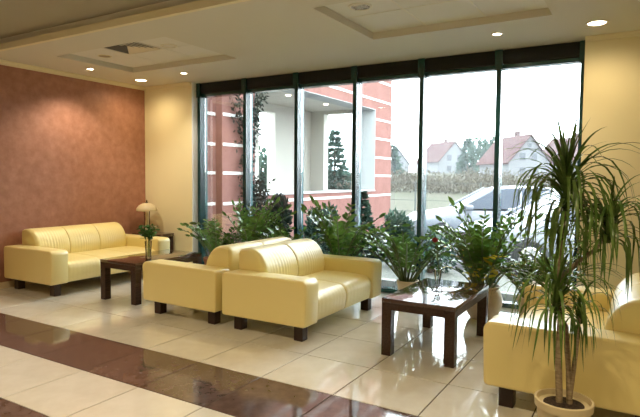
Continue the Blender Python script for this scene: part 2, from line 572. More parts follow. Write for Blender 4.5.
# ------------------------------------------------------------------ sofas
def make_sofa(label, L, nseat, loc, rotz, D=1.04):
    """local: x along the length, front towards -y, depth 1.02, origin on the floor at the centre"""
    t = thing('sofa', label, 'sofa', loc, rotz, 'cream leather sofas')
    AW, z0, AH = 0.235, 0.15, 0.572
    hd = D / 2
    il = L / 2 - AW
    for s in (-1, 1):
        # arm: side profile in (y, z), swept over its width with rounded rims
        prof = []

        def corner(cy, cz, r, a0, a1, n=5):
            for k in range(n + 1):
                a = math.radians(a0 + (a1 - a0) * k / n)
                prof.append((cy + r * math.cos(a), cz + r * math.sin(a)))
        corner(hd - .02, z0 + .02, .02, -90, 0, 2)
        corner(hd - .035, AH - .035, .035, 0, 90)
        corner(-hd + .055, AH - .055, .06, 90, 180)
        corner(-hd + .03, z0 + .03, .025, 180, 270, 3)
        b = MB()
        rings = []
        cyc, czc = 0, (z0 + AH) / 2
        xo, xi = s * (L / 2), s * il
        for fx, ins in ((0, .02), (.012, .008), (.035, .002), (.07, 0), (.93, 0), (.965, .003), (.988, .012), (1, .03)):
            x = xo + (xi - xo) * fx
            ring = []
            for y, z in prof:
                yy = y - math.copysign(ins, y - cyc) * min(1, abs(y - cyc) / .2)
                zz = z - math.copysign(ins, z - czc) * min(1, abs(z - czc) / .12)
                if y < 0:
                    yy -= 0.018 * math.sin(PI * fx) * (1 if y < -hd + .05 else .3)
                ring.append((x, yy, zz))
            rings.append(ring if s > 0 else ring[::-1])
        b.loft(rings)
        a = b.build('arm', M_LEATHER, t, smooth=60)
    # seat base rail under the cushions
    fbox('rbox', -il, il, -hd + .06, hd - .02, z0 + .005, .24, .012, 2).build('base', M_LEATHER, t)
    # seat cushions, one per place, front rolls over the edge
    sw = 2 * il / nseat
    for k in range(nseat):
        x0, x1 = -il + k * sw, -il + (k + 1) * sw
        prof = []
        yf, yb, zt = -hd + .015, hd - .30, 0.42
        for i in range(4):
            prof.append((yb - (yb - (yf + .10)) * i / 3, zt + .012 * math.sin(PI * i / 3)))
        for i in range(1, 6):
            a = math.radians(90 + 90 * i / 5)
            prof.append((yf + .10 + .10 * math.cos(a), zt - .10 + .10 * math.sin(a)))
        prof += [(yf + .004, .26), (yf + .012, .20), (yf + .03, z0 + .012), (yb, z0 + .02)]
        nx = 41
        rings = []
        for i in range(nx):
            u = i / (nx - 1)
            x = x0 + .002 + (x1 - x0 - .004) * u
            e = min(u, 1 - u) * (x1 - x0)
            pinch = 0.008 * max(0, 1 - e / .025) ** 2
            ring = []
            for q, (y, z) in enumerate(prof):
                front = 1.0 if 4 <= q <= 9 else 0.25
                rip = 0.0009 * math.sin(u * 2 * PI * 8.5 + 1.3 * math.sin(u * 9)) * front * max(0, 1 - abs(e - .10) / .35)
                if q >= 11:
                    rip, pn = 0, 0
                else:
                    pn = pinch
                ring.append((x, y + (rip + pn if q >= 4 else 0), z - (pn + rip * .6 if q <= 8 else 0)))
            rings.append(ring[::-1])
        b = MB()
        b.loft(rings)
        b.build('seat_cushion', M_LEATHER, t, smooth=50)
    # backrest pads: half-dome profile with gathered pleats
    for k in range(nseat):
        x0, x1 = -il + k * sw, -il + (k + 1) * sw
        prof = [(hd - .005, z0 + .02), (hd - .005, .58), (hd - .008, .735), (hd - .035, .772)]
        for i in range(0, 9):
            a = math.radians(90 + 88 * i / 8)
            prof.append((hd - .13 + .235 * math.cos(a), .51 + .275 * math.sin(a)))
        prof += [(hd - .366, .48), (hd - .355, .44), (hd - .33, .36), (hd - .28, z0 + .02)]
        nx = 61
        rings = []
        n_end_l, n_end_r = (k == 0), (k == nseat - 1)
        for i in range(nx):
            u = i / (nx - 1)
            x = x0 + .002 + (x1 - x0 - .004) * u
            el, er = u * (x1 - x0), (1 - u) * (x1 - x0)
            e = min(el, er)
            pinch = 0.006 * max(0, 1 - e / .02) ** 2
            if (n_end_l and el < .05):
                pinch = 0.022 * (1 - el / .05) ** 2
            if (n_end_r and er < .05):
                pinch = 0.022 * (1 - er / .05) ** 2
            ring = []
            for q, (y, z) in enumerate(prof):
                wgt = 1.0 if 6 <= q <= 15 else 0.0
                env = math.exp(-((u - .5) / .30) ** 2)
                rip = 0.0016 * math.sin(u * 2 * PI * 13 + 2.2 * math.sin(7 * u + k)) * wgt * env
                pn = pinch if 1 <= q <= 15 else 0
                ny = -1 if q >= 4 else (1 if q < 3 else 0)
                ring.append((x, y - ny * pn + rip * 1.0, z - (pn if 2 <= q <= 11 else 0)))
            rings.append(ring[::-1])
        b = MB()
        b.loft(rings)
        b.build('back_cushion', M_LEATHER, t, smooth=50)
    for sx in (-1, 1):
        for y in (-hd + .13, hd - .13):
            x = sx * (L / 2 - .135)
            fbox('rbox', x - .047, x + .047, y - .047, y + .047, 0, z0 + .008, .004, 1).build('foot', M_FOOT, t)
    return t


# the front points to local -y; rotz=+90deg turns it to +x, -90deg to -x
make_sofa('long three-seat cream leather sofa against the terracotta wall', 1.92, 3, (-6.625, 4.82, 0), PI / 2)
make_sofa('cream leather two-seat sofa in the middle facing the right coffee table', 1.64, 2, (-3.005, 4.785, 0), PI / 2, 0.97)
make_sofa('cream leather two-seat sofa back to back, facing the left coffee table', 1.64, 2, (-4.10, 4.79, 0), -PI / 2)
make_sofa('yellow-cream leather sofa at right edge behind the tall dracaena', 1.66, 2, (-0.325, 4.34, 0), -PI / 2)


# ------------------------------------------------------------------ coffee tables
def make_table(label, loc):
    t = thing('coffee_table', label, 'table', loc, 0, 'dark coffee tables')
    W, Dp, H, lg = 0.63, 1.09, 0.49, 0.085
    fbox('rbox', -W / 2, W / 2, -Dp / 2, Dp / 2, H - .035, H, .004, 2).build('tabletop', M_WOODTOP, t)
    for s in (-1, 1):
        fbox('box', -W / 2 + lg, W / 2 - lg, s * (Dp / 2 - .0135) - .012, s * (Dp / 2 - .0135) + .012, H - .095, H - .035).build('apron', M_WOOD, t, smooth=0)
        fbox('box', s * (W / 2 - .0135) - .012, s * (W / 2 - .0135) + .012, -Dp / 2 + lg, Dp / 2 - lg, H - .095, H - .035).build('apron', M_WOOD, t, smooth=0)
    for sx in (-1, 1):
        for sy in (-1, 1):
            cx, cy = sx * (W / 2 - lg / 2 - .001), sy * (Dp / 2 - lg / 2 - .001)
            fbox('rbox', cx - lg / 2, cx + lg / 2, cy - lg / 2, cy + lg / 2, 0, H - .034, .003, 1).build('leg', M_WOOD, t)
    return t


TR = (-1.535, 4.665, 0)
TL = (-5.29, 4.72, 0)
make_table('dark wooden coffee table in front of the right sofa holding the rose vase', TR)
make_table('dark wooden coffee table before the long sofa holding the green bouquet', TL)


# ------------------------------------------------------------------ leaves
def leaflet(b, base, direc, normal, ln, wd, fold=0.15, droop=0.1):
    d = Vector(direc).normalized()
    n = Vector(normal)
    n = (n - d * n.dot(d)).normalized()
    s = d.cross(n)
    base = Vector(base)
    p = lambda u, w, h: base + d * (ln * u) + s * (wd * w) + n * (wd * h - ln * droop * u * u)
    v = [p(0, 0, 0), p(.3, -.45, fold), p(.3, 0, 0), p(.3, .45, fold), p(.68, -.42, fold), p(.68, 0, 0), p(.68, .42, fold), p(1, 0, 0)]
    b.add(v, [(0, 2, 1), (0, 3, 2), (1, 2, 5, 4), (2, 3, 6, 5), (4, 5, 7), (5, 6, 7)])


def frond(rng, ln, lean, nleaf, leaf_l, yellow=0.0):
    """a stem rising from the origin and arching over +x, with paired leaflets"""
    b = MB()
    pts = []
    n = 12
    x = z = 0.0
    ang0, ang1 = lean * .5, lean * 1.5
    for i in range(n + 1):
        u = i / n
        pts.append(Vector((x, 0.02 * math.sin(u * 3 + lean * 5), z)))
        a = ang0 + (ang1 - ang0) * u * u
        x += ln / n * math.sin(a)
        z += ln / n * math.cos(a)
    b.tube(pts, [0.011 * (1 - .75 * i / n) + .002 for i in range(n + 1)], 5)
    for k in range(nleaf):
        u = .26 + .74 * (k + .5) / nleaf
        f = u * n
        i = min(int(f), n - 1)
        p = pts[i].lerp(pts[i + 1], f - i)
        d = (pts[i + 1] - pts[i]).normalized()
        side = Vector((0, 1, 0))
        nn = d.cross(side) * -1
        if nn.z < 0:
            nn = -nn
        for s in (-1, 1):
            b.cur = 2 if rng.random() < yellow else 1
            dd = d * rng.uniform(.3, 1.0) + side * s * rng.uniform(.7, 1.1) + nn * rng.uniform(-.15, .6)
            sz = leaf_l * (1 - .45 * abs(u - .62) / .4) * rng.uniform(.85, 1.12)
            leaflet(b, p + d * rng.uniform(-.008, .008), dd, nn + side * s * -.3, sz, sz * rng.uniform(.42, .54))
    b.cur = 1
    leaflet(b, pts[-1], pts[-1] - pts[-2], Vector((0, 1, .3)), leaf_l * .9, leaf_l * .36)
    b.cur = 0
    return b.mesh('frond', [M_STEM, M_LEAF, M_LEAFY], 60)


def pot_lathe(kind, r, h):
    b = MB()
    if kind == 'round':
        prof = [(r * .62, 0), (r * .80, h * .12), (r * .98, h * .42), (r * 1.0, h * .60), (r * .90, h * .82), (r * .80, h * .92), (r * .86, h), (r * .80, h),
                (r * .74, h * .93), (r * .74, h * .86)]
    else:
        prof = [(r * .70, 0), (r * .74, h * .04), (r * .93, h * .84), (r * 1.0, h * .85), (r * 1.02, h * .99), (r * 1.0, h), (r * .93, h), (r * .90, h * .90)]
    b.lathe(prof, 32)
    return b


ZZ_LIB = []
rg = random.Random(11)
for ln, lean, nl, ll in ((.92, .55, 10, .135), (.88, .95, 10, .13), (.92, .38, 10, .135), (.85, 1.15, 9, .13), (.9, .72, 10, .135), (.72, 1.0, 8, .125), (1.0, 1.05, 11, .135),
                         (.66, .7, 7, .125), (.60, 1.3, 7, .12), (.80, .85, 9, .13)):
    ZZ_LIB.append(frond(rg, ln, lean, nl, ll, 0.0))
ZZ_YEL = [frond(rg, .62, 1.0, 8, .14, .42), frond(rg, .55, 1.2, 7, .14, .5)]


def zz_plant(label, loc, pot_kind, pr, ph, pmat, n, size, seed, yellow=0, spread=1.0, ymax=6.36):
    rr = random.Random(seed)
    t = thing('zz_plant', label, 'plant', loc, 0, 'potted plants along the window')
    pot_lathe(pot_kind, pr, ph).build('pot', pmat, t)
    b = MB()
    b.lathe([(pr * .78, ph * .86), (pr * .4, ph * .90), (.001, ph * .91)], 20, cap=False)
    b.build('soil', M_SOIL, t)
    for k in range(n):
        a = 2 * PI * k * .618 + rr.uniform(-.3, .3)
        me = ZZ_YEL[k % 2] if k < yellow else ZZ_LIB[(k * 4 + seed) % len(ZZ_LIB)]
        s = size * rr.uniform(.85, 1.12)
        # stems lean along the window rather than into the glass
        reach = max(v.co.x for v in me.vertices) * s + .06
        if math.sin(a) > 0 and loc[1] + reach * math.sin(a) > ymax:
            lim = max(.05, (ymax - loc[1]) / reach)
            a = math.asin(min(1, lim)) if math.cos(a) > 0 else PI - math.asin(min(1, lim))
        rad = pr * .5 * rr.random()
        if k < yellow:
            a = -PI / 2 + (k - yellow / 2) * .5
        link('frond', me, t, (rad * math.cos(a), rad * math.sin(a), ph * .84), (rr.uniform(-.08, .08), rr.uniform(-.1, .12) * spread, a), (s, s, s))
    return t


zz_plant('leafy green potted plant in corner beside the left yellow pier', (-5.33, 5.92, 0), 'cone', .17, .32, M_POTR, 24, .84, 1)
zz_plant('leafy potted plant behind the far end of the sofa facing left', (-4.72, 5.97, 0), 'cone', .16, .30, M_POTR, 26, .94, 2)
zz_plant('leafy potted plant at the window behind the two sofa backrests', (-4.02, 5.98, 0), 'cone', .16, .30, M_POTB, 26, .90, 3)
zz_plant('leafy potted plant with long arching stems behind the middle sofa far arm', (-3.25, 5.95, 0), 'cone', .17, .30, M_POTB, 28, .96, 4)
zz_plant('leafy plant in small brown pot behind the right coffee table left corner', (-2.33, 5.93, 0), 'cone', .13, .30, M_POTB, 26, .95, 5)
zz_plant('leafy plant with yellowing leaves in large beige round pot by right table', (-1.42, 5.82, 0), 'round', .20, .36, M_POTB, 34, .95, 6, yellow=6)
zz_plant('leafy potted plant at window between round beige pot and right sofa', (-0.92, 5.80, 0), 'cone', .15, .30, M_POTB, 22, .84, 7, yellow=2, ymax=6.2)


# ------------------------------------------------------------------ dracaena
def drac_leaf(ln, wd, lift, turn, fall):
    """strap leaf: leaves the crown at angle lift, bends over by `turn` of its length and hangs at angle -fall"""
    b = MB()
    n = 10
    rows = []
    x = z = 0.0
    for i in range(n + 1):
        u = i / n
        w = wd * min(1, .6 + u * 3) * (1 - u ** 3) + .0008
        rows.append([(x, -w / 2, z + w * .2), (x, 0, z), (x, w / 2, z + w * .2)])
        q = min(1, u / turn)
        q = q * q * (3 - 2 * q)
        a = lift + (-fall - lift) * q
        x += ln / n * math.cos(a)
        z += ln / n * math.sin(a)
    b.loft(rows, cap=False, closed=False)
    return b.mesh('leaf', M_DRAC, 80)


# 0-3 long hanging, 4-6 low skirt, 7-9 upright tuft, 10-11 wide sprays
DL = [drac_leaf(*a) for a in ((.62, .021, 1.0, .75, 1.40), (.58, .020, .85, .65, 1.45), (.66, .021, 1.15, .85, 1.30), (.54, .020, .70, .60, 1.40),
                              (.50, .019, .30, .55, 1.45), (.46, .019, .05, .50, 1.50), (.52, .019, .50, .55, 1.35),
                              (.40, .020, 1.42, 3.0, .2), (.36, .019, 1.50, 3.0, .6), (.46, .020, 1.30, 1.6, .5),
                              (.60, .019, 1.05, 1.2, .9), (.56, .018, .80, 1.1, .8))]
dr = thing('dracaena', 'tall dracaena with drooping strap leaves in cream pot before the right sofa', 'plant', (-0.325, 3.19, 0))
pot_lathe('cone', .15, .29).build('pot', M_POT, dr)
b = MB(); b.lathe([(.136, .255), (.07, .268), (.001, .272)], 24, cap=False); b.build('soil', M_SOIL, dr)


def cane(pts, r0, r1):
    n = len(pts)
    b = MB()
    b.tube(pts, [r0 + (r1 - r0) * i / (n - 1) for i in range(n)], 9)
    return b.build('cane', M_CANE, dr, smooth=60)


cane([(-.02, -.01, .25), (-.035, 0, .5), (-.03, .01, .8), (-.045, .02, 1.05), (-.03, .01, 1.25), (-.025, 0, 1.40)], .019, .014)
cane([(.03, .0, .25), (.02, -.01, .45), (.0, -.02, .70), (-.05, -.04, .80)], .016, .012)
cane([(-.045, .02, .95), (.04, .05, 1.05), (.12, .08, 1.12), (.18, .09, 1.22)], .012, .011)
cane([(.03, -.01, .30), (.05, .02, .55), (.06, .05, .80)], .014, .010)


def crown(c, n, size, seed, kinds, core_h=.12):
    rr = random.Random(seed)
    b = MB()
    b.lathe([(.014, -.05), (.018, 0), (.012, core_h * .7), (.004, core_h)], 8, c=c)
    o = b.build('crown_core', M_DRAC, dr)
    for k in range(n):
        a = k * 2.39996 + rr.uniform(-.2, .2)
        u = k / n
        kk = kinds[min(int(u * len(kinds)), len(kinds) - 1)]
        if rr.random() < .25 and kk < 7:
            kk = rr.choice([q for q in kinds if q < 7])
        s = size * rr.uniform(.82, 1.12)
        link('leaf', DL[kk], o, (c[0], c[1], c[2] - .05 + core_h * u), (rr.uniform(-.12, .12), rr.uniform(-.08, .08), a), (s, s, s))


crown((-.025, 0, 1.38), 108, .90, 1, [5, 4, 6, 3, 1, 0, 2, 0, 1, 2, 0, 10, 10, 9, 8, 7, 7], .16)
crown((.18, .09, 1.21), 74, .86, 2, [5, 4, 6, 3, 1, 0, 2, 0, 1, 2, 0, 11, 9])
crown((-.05, .02, 1.16), 26, .78, 4, [5, 4, 6, 3, 1, 0])
crown((-.05, -.04, .82), 80, .84, 3, [5, 4, 6, 3, 1, 0, 2, 11, 10, 2, 0, 10, 11, 9])
crown((.06, .05, .76), 26, .58, 5, [5, 4, 6, 3, 1, 0, 2])


# ------------------------------------------------------------------ vases, flowers
def glass_vase(b, r0, r1, h):
    b.lathe([(r0 * .9, 0), (r0, .004), (r0 * .92, h * .3), (r1 * .95, h * .8), (r1, h), (r1 - .004, h), (r1 * .90, h * .8), (r0 * .85, h * .3), (r0 * .85, .015), (.001, .013)], 20, cap=False)


v = thing('glass_vase', 'clear glass vase holding a green bouquet on left coffee table', 'vase', (-5.15, 4.52, .49), 0, 'glass vases')
b = MB(); glass_vase(b, .036, .042, .22); b.build('glass', M_GLASSV, v)
b = MB(); b.lathe([(.029, .016), (.032, .11), (.001, .11)], 16); b.build('water', M_WATER, v)
bq = thing('bouquet', 'bushy green bouquet with white petals in the left glass vase', 'flowers', (-5.15, 4.52, .506))
rr = random.Random(5)
for k in range(15):
    a, ln_, le = rr.uniform(0, 2 * PI), rr.uniform(.26, .42), rr.uniform(.05, .28)
    b = MB()
    top = Vector((math.cos(a) * le * ln_ * 1.1, math.sin(a) * le * ln_ * 1.1, ln_))
    p0 = Vector((math.cos(a) * .010, math.sin(a) * .010, .01))
    p1 = Vector((math.cos(a) * .020, math.sin(a) * .020, .20))
    b.tube([p0, p1, top], .0022, 5)
    for q in range(11):
        d = Vector((rr.gauss(0, 1), rr.gauss(0, 1), rr.uniform(-.2, 1)))
        leaflet(b, p1.lerp(top, rr.uniform(.25, 1)), d, (rr.gauss(0, 1), rr.gauss(0, 1), 1), rr.uniform(.045, .075), rr.uniform(.022, .034))
    b.build('sprig', M_SPRIG, bq, smooth=60)
b = MB()
for q in range(7):
    a = 2 * PI * q / 7
    leaflet(b, (-.085, -.03, .26), (math.cos(a), math.sin(a) * .6, .4), (0, 0, 1), .04, .03)
b.build('white_bloom', M_WHITEFL, bq)

v = thing('glass_vase', 'slender clear glass vase holding one rose on right coffee table', 'vase', (-1.545, 4.66, .49), 0, 'glass vases')
b = MB()
b.lathe([(.052, 0), (.052, .006), (.016, .014), (.010, .03), (.018, .06), (.030, .13), (.036, .20), (.033, .20), (.027, .13), (.014, .062), (.001, .055)], 20, cap=False)
b.build('glass', M_GLASSV, v)
rs = thing('rose', 'single dark red rose with green leaves in slender glass vase', 'flowers', (-1.545, 4.66, .49))
b = MB()
stem = [Vector((0, 0, .062)), Vector((.006, .0, .2)), Vector((-.008, .0, .34)), Vector((-.03, 0, .44))]
b.tube(stem, .004, 6)
b.build('stem', M_STEM, rs)
b = MB()
for q in range(26):
    a, z = rr.uniform(0, 2 * PI), rr.uniform(.10, .36)
    leaflet(b, (.02 * math.cos(a) * (z > .2), .02 * math.sin(a) * (z > .2), z), (math.cos(a), math.sin(a), rr.uniform(.3, 1.6)), (0, 0, 1), rr.uniform(.05, .085), rr.uniform(.018, .03))
b.build('leaf_spray', M_SPRIG, rs, smooth=60)
b = MB()
for layer, (nn, rr_, hh) in enumerate(((3, .010, .045), (5, .018, .042), (6, .026, .034))):
    for q in range(nn):
        a0 = 2 * PI * (q + layer * .4) / nn
        rows = []
        for i in range(5):
            uu = i / 4
            r = rr_ * (.35 + .75 * math.sin(min(1.9, uu * 2.2)))
            rows.append([(-.032 + r * math.cos(a0 + da), r * math.sin(a0 + da), .435 + hh * uu) for da in (-.75, -.35, 0, .35, .75)])
        b.loft(rows, cap=False, closed=False)
b.build('bloom', M_ROSE, rs, smooth=80)

# ------------------------------------------------------------------ corner side table and lamp
st = thing('side_table', 'small dark wooden side table in corner under the brass lamp', 'table', (-6.74, 6.02, 0))
fbox('rbox', -.24, .24, -.22, .22, .53, .58, .004, 2).build('tabletop', M_WOODTOP, st)
fbox('box', -.22, .22, -.20, .20, .45, .53).build('apron', M_WOOD, st, smooth=0)
for sx in (-1, 1):
    for sy in (-1, 1):
        fbox('rbox', sx * .205 - .025, sx * .205 + .025, sy * .185 - .025, sy * .185 + .025, 0, .531, .003, 1).build('leg', M_WOOD, st)
lp = thing('table_lamp', 'brass table lamp with cream mushroom glass shade in the corner', 'lamp', (-6.92, 6.05, .58))
b = MB(); b.lathe([(.085, 0), (.085, .012), (.06, .022), (.022, .035), (.015, .06)], 24); b.build('base', M_BRONZE, lp)
b = MB(); b.lathe([(.02, .03), (.028, .10), (.018, .20), (.026, .28), (.012, .33), (.012, .40)], 16); b.build('column', M_CREAM, lp)
b = MB()
for s in (-1, 1):
    b.tube([(s * .055, 0, .02), (s * .06, 0, .12), (s * .055, 0, .25), (s * .065, 0, .36)], .007, 6)
b.build('bracket', M_BRONZE, lp)
b = MB()
b.lathe([(.165, .355), (.168, .365), (.160, .40), (.125, .445), (.07, .475), (.02, .485), (.02, .48), (.068, .469), (.12, .438), (.153, .396), (.160, .36)], 32, cap=False)
b.build('shade', M_SHADE, lp)
b = MB(); b.lathe([(.026, .478), (.022, .495), (.01, .50), (.014, .512), (.006, .53), (.002, .54)], 14); b.build('finial', M_BRONZE, lp)
b = MB(); b.lathe([(.001, .42), (.03, .41), (.035, .385), (.02, .36), (.012, .34)], 12); b.build('bulb', mat('bulb_off', (.8, .78, .7), .3), lp)

# ================================================================== OUTSIDE
M_RED = mat('red_render', (0.165, 0.080, 0.068), 0.8, spec=0.1, color2=(0.195, 0.097, 0.083), scale=3, detail=6, bump=0.1, bump_scale=40)
M_STRIPE = mat('white_band', (0.62, 0.61, 0.59), 0.7)
M_TERR = mat('terrace_plaster', (0.50, 0.48, 0.43), 0.8)
M_GREY = mat('grey_jamb', (0.34, 0.35, 0.35), 0.8)
M_PAVE = mat('pale_paving', (0.22, 0.22, 0.21), 0.8, color2=(0.27, 0.27, 0.26), scale=14, vary=.05)
M_ASPH = mat('asphalt', (0.105, 0.105, 0.11), 0.85, color2=(0.13, 0.13, 0.13), scale=30)
M_BED = mat('gravel_bed', (0.06, 0.065, 0.055), 0.95, color2=(0.20, 0.20, 0.18), scale=45, detail=3, bump=0.9, bump_scale=60)
M_FIELD = mat('dry_field', (0.070, 0.064, 0.050), 0.95, spec=0.06, color2=(0.056, 0.058, 0.042), scale=0.35, detail=8)
M_BRUSH = mat('dry_brush', (0.064, 0.056, 0.046), 0.9, spec=0.06, color2=(0.098, 0.088, 0.070), scale=1.5)
M_CONIF = mat('conifer_needles', (0.024, 0.050, 0.040), 0.7, spec=0.06, color2=(0.050, 0.085, 0.066), scale=3, vary=.15, transl=.15)
M_JUN = mat('juniper_needles', (0.034, 0.068, 0.052), 0.7, spec=0.06, color2=(0.075, 0.118, 0.09), scale=6, transl=.15)
M_VINE = mat('vine_leaf', (0.010, 0.017, 0.014), 0.7, spec=0.06, color2=(0.030, 0.040, 0.034), scale=8, transl=.15)
M_BARK = mat('bark', (0.09, 0.065, 0.045), 0.9)
M_HWALL = mat('house_plaster', (0.115, 0.115, 0.12), 0.85)
M_HROOF = mat('house_roof', (0.062, 0.034, 0.034), 0.85, spec=0.05)
M_HROOFG = mat('house_roof_grey', (0.05, 0.05, 0.056), 0.85, spec=0.05)
M_HWIN = mat('house_window', (0.03, 0.035, 0.045), 0.15)
M_CARW = mat('car_white', (0.175, 0.19, 0.22), 0.35, coat=0.25)
M_CARG = mat('car_glass', (0.035, 0.045, 0.065), 0.08, spec=0.35)
M_TYRE = mat('tyre', (0.02, 0.02, 0.02), 0.8)
M_RIM = mat('rim', (0.5, 0.5, 0.52), 0.3, metal=0.8)
M_PLAS = mat('black_plastic', (0.03, 0.03, 0.035), 0.5)
M_HLAMP = mat('headlamp', (0.6, 0.63, 0.68), 0.08, spec=1.0)
M_POST = mat('fence_metal', (0.07, 0.08, 0.08), 0.6, spec=0.1)
M_SEAT = mat('car_seat', (0.10, 0.11, 0.13), 0.8)
GZ = -0.12

# ground pieces
gr = struct(fbox('box', -60, 60, 9.3, 22, GZ - .3, GZ).build('ground_yard', M_ASPH, smooth=0))
b = MB()
NX, rowsY = 60, [22, 26, 32, 40, 55, 75, 100, 140, 190, 260]
zz = {22: GZ, 26: GZ + .05, 32: .1, 40: .35, 55: .9, 75: 1.6, 100: 2.2, 140: 3.0, 190: 3.4, 260: 3.6}
rr = random.Random(3)
grid = []
for y in rowsY:
    grid.append([(-220 + 440 * i / NX, y, zz[y] + (rr.uniform(-.02, .02) * (y - 22) / 10 if y > 22 else 0)) for i in range(NX + 1)])
b.loft(grid, cap=False, closed=False)
struct(b.build('ground_field', M_FIELD))
bed = struct(fbox('box', -6.8, 6, 7.46, 9.3, GZ - .3, GZ + .04).build('ground_bed', M_BED, smooth=0))
pv = struct(fbox('box', -6.95, 6, 6.58, 7.34, GZ - .3, GZ - .006).build('ground_paving', M_GROUT, smooth=0))
me = fbox('rbox', -.248, .248, -.185, .185, -.02, GZ * 0 + .0, .004, 1).mesh('paver', M_PAVE, 0)
for i in range(-14, 4):
    for j in range(2):
        link('paver', me, pv, (i * .5 + .25, 6.78 + j * .375, GZ))
kb = struct(fbox('box', -6.95, 6, 7.35, 7.46, GZ - .3, GZ + .02).build('kerb', M_GROUT, smooth=0))
me = fbox('rbox', -.495, .495, 7.345, 7.465, GZ - .05, GZ + .10, .008, 1).mesh('kerb_stone', M_PAVE, 0)
for i in range(-7, 3):
    link('kerb_stone', me, kb, (i * 1.0 + .4, 0, 0))
# linear drain in front of the glazing
dn = thing('floor_drain', 'slotted metal drain channel in the paving outside the window', 'drain', (-3.3, 6.66, GZ))
for i in range(46):
    fbox('box', -2.7 + i * .12, -2.62 + i * .12, -.03, .03, .0, .008).build('grate_bar', M_POST, dn, smooth=0)

# ---- red annex wing, perpendicular to the window, with an open terrace
AX, AXB, TH = -6.8, -6.95, 0.5
AY0, AY1, OY0, OY1, OZ0, OZ1 = 7.75, 15.7, 8.75, 14.5, 1.12, 3.52
TOPZ = 6.2
an = thing('annex_wing', 'red rendered annex wing with white bands and an open terrace', 'building', (0, 0, 0))
b = MB()
b.box(AXB - .4, AXB, 6.63, AY0, GZ - .1, TOPZ)
b.box(AX - TH, AX, AY0, OY0, GZ - .1, TOPZ)
b.box(AX - TH, AX, OY1, AY1, GZ - .1, TOPZ)
b.box(AX - TH, AX, OY0, OY1, GZ - .1, OZ0)
b.box(AX - TH, AX, OY0, OY1, OZ1, TOPZ)
b.build('front_wall', M_RED, an, smooth=0)
fbox('box', AX - TH, AX + .03, OY0, OY1, OZ0, OZ0 + .035).build('sill', M_GREY, an, smooth=0)
fbox('box', AX - TH - .002, AX + .004, OY1 - .012, OY1, OZ0 + .035, OZ1).build('jamb_lining', M_GREY, an, smooth=0)
fbox('box', AX - TH - .002, AX + .004, OY0, OY0 + .012, OZ0 + .035, OZ1).build('jamb_lining', M_GREY, an, smooth=0)
fbox('box', AX - TH - .002, AX + .004, OY0 + .012, OY1 - .012, OZ1 - .012, OZ1).build('soffit_lining', M_GREY, an, smooth=0)
for z in (1.0 - .01, 1.573, 2.115, 2.68, 3.24, 3.80, 4.37, 4.94, 5.5):
    h = .028
    segs = [(AY0 + .02, AY1)] if (z < OZ0 - .05 or z > OZ1 + .05) else [(AY0 + .02, OY0 - .03), (OY1 + .03, AY1)]
    for y0, y1 in segs:
        fbox('box', AX - .01, AX + .012, y0, y1, z - h, z + h).build('white_band', M_STRIPE, an, smooth=0)
    fbox('box', AXB - .01, AXB + .012, 6.9, AY0 - .03, z - h, z + h).build('white_band', M_STRIPE, an, smooth=0)
BX = -9.6
b = MB()                       # terrace back wall with one opening
b.box(BX - .3, BX, 6.7, 12.55, GZ, 3.7)
b.box(BX - .3, BX, 13.35, AY1, GZ, 3.7)
b.box(BX - .3, BX, 12.55, 13.35, GZ, 1.12)
b.box(BX - .3, BX, 12.55, 13.35, 3.45, 3.7)
b.build('back_wall', M_TERR, an, smooth=0)
b = MB()                       # end wall with a wide opening
b.box(BX, -9.1, AY1 - .3, AY1, GZ, 3.7)
b.box(-8.05, AX - TH, AY1 - .3, AY1, GZ, 3.7)
b.box(-9.1, -8.05, AY1 - .3, AY1, GZ, 1.10)
b.box(-9.1, -8.05, AY1 - .3, AY1, 3.6, 3.7)
b.build('end_wall', M_TERR, an, smooth=0)
fbox('box', BX - .3, AX - TH, 6.7, AY1, 3.7, 3.9).build('terrace_ceiling', M_TERR, an, smooth=0)
fbox('box', BX, AX - TH, 6.7, AY1 - .3, GZ, .3).build('terrace_floor', M_PAVE, an, smooth=0)
fbox('box', BX - .3, AXB - .4, 6.62, 6.7, GZ, 3.9).build('party_wall', M_TERR, an, smooth=0)
fbox('box', BX - .3, AX - TH, AY0, AY1, 3.9, TOPZ).build('upper_storey', M_RED, an, smooth=0)
for y in (10.0, 12.0, 14.0):
    b = MB(); b.lathe([(.07, 3.697), (.07, 3.69), (.001, 3.688)], 16, c=(-8.2, y, 0), cap=False)
    b.build('soffit_lamp', M_LAMPON, an)


# ---- foliage helpers
def tri_cloud(b, rng, n, sampler, size, flat=0.0):
    for _ in range(n):
        p, d = sampler()
        p, d = Vector(p), Vector(d)
        if d.length < 1e-4:
            d = Vector((0, 0, 1))
        d.normalize()
        s = d.orthogonal().normalized()
        s.rotate(Matrix.Rotation(rng.uniform(0, 2 * PI), 3, d))
        l, w = size * rng.uniform(.7, 1.4), size * rng.uniform(.25, .45)
        b.add([p - d * l * .2, p + s * w + d * l * .35, p + d * l, p - s * w + d * l * .35], [(0, 1, 2, 3)])


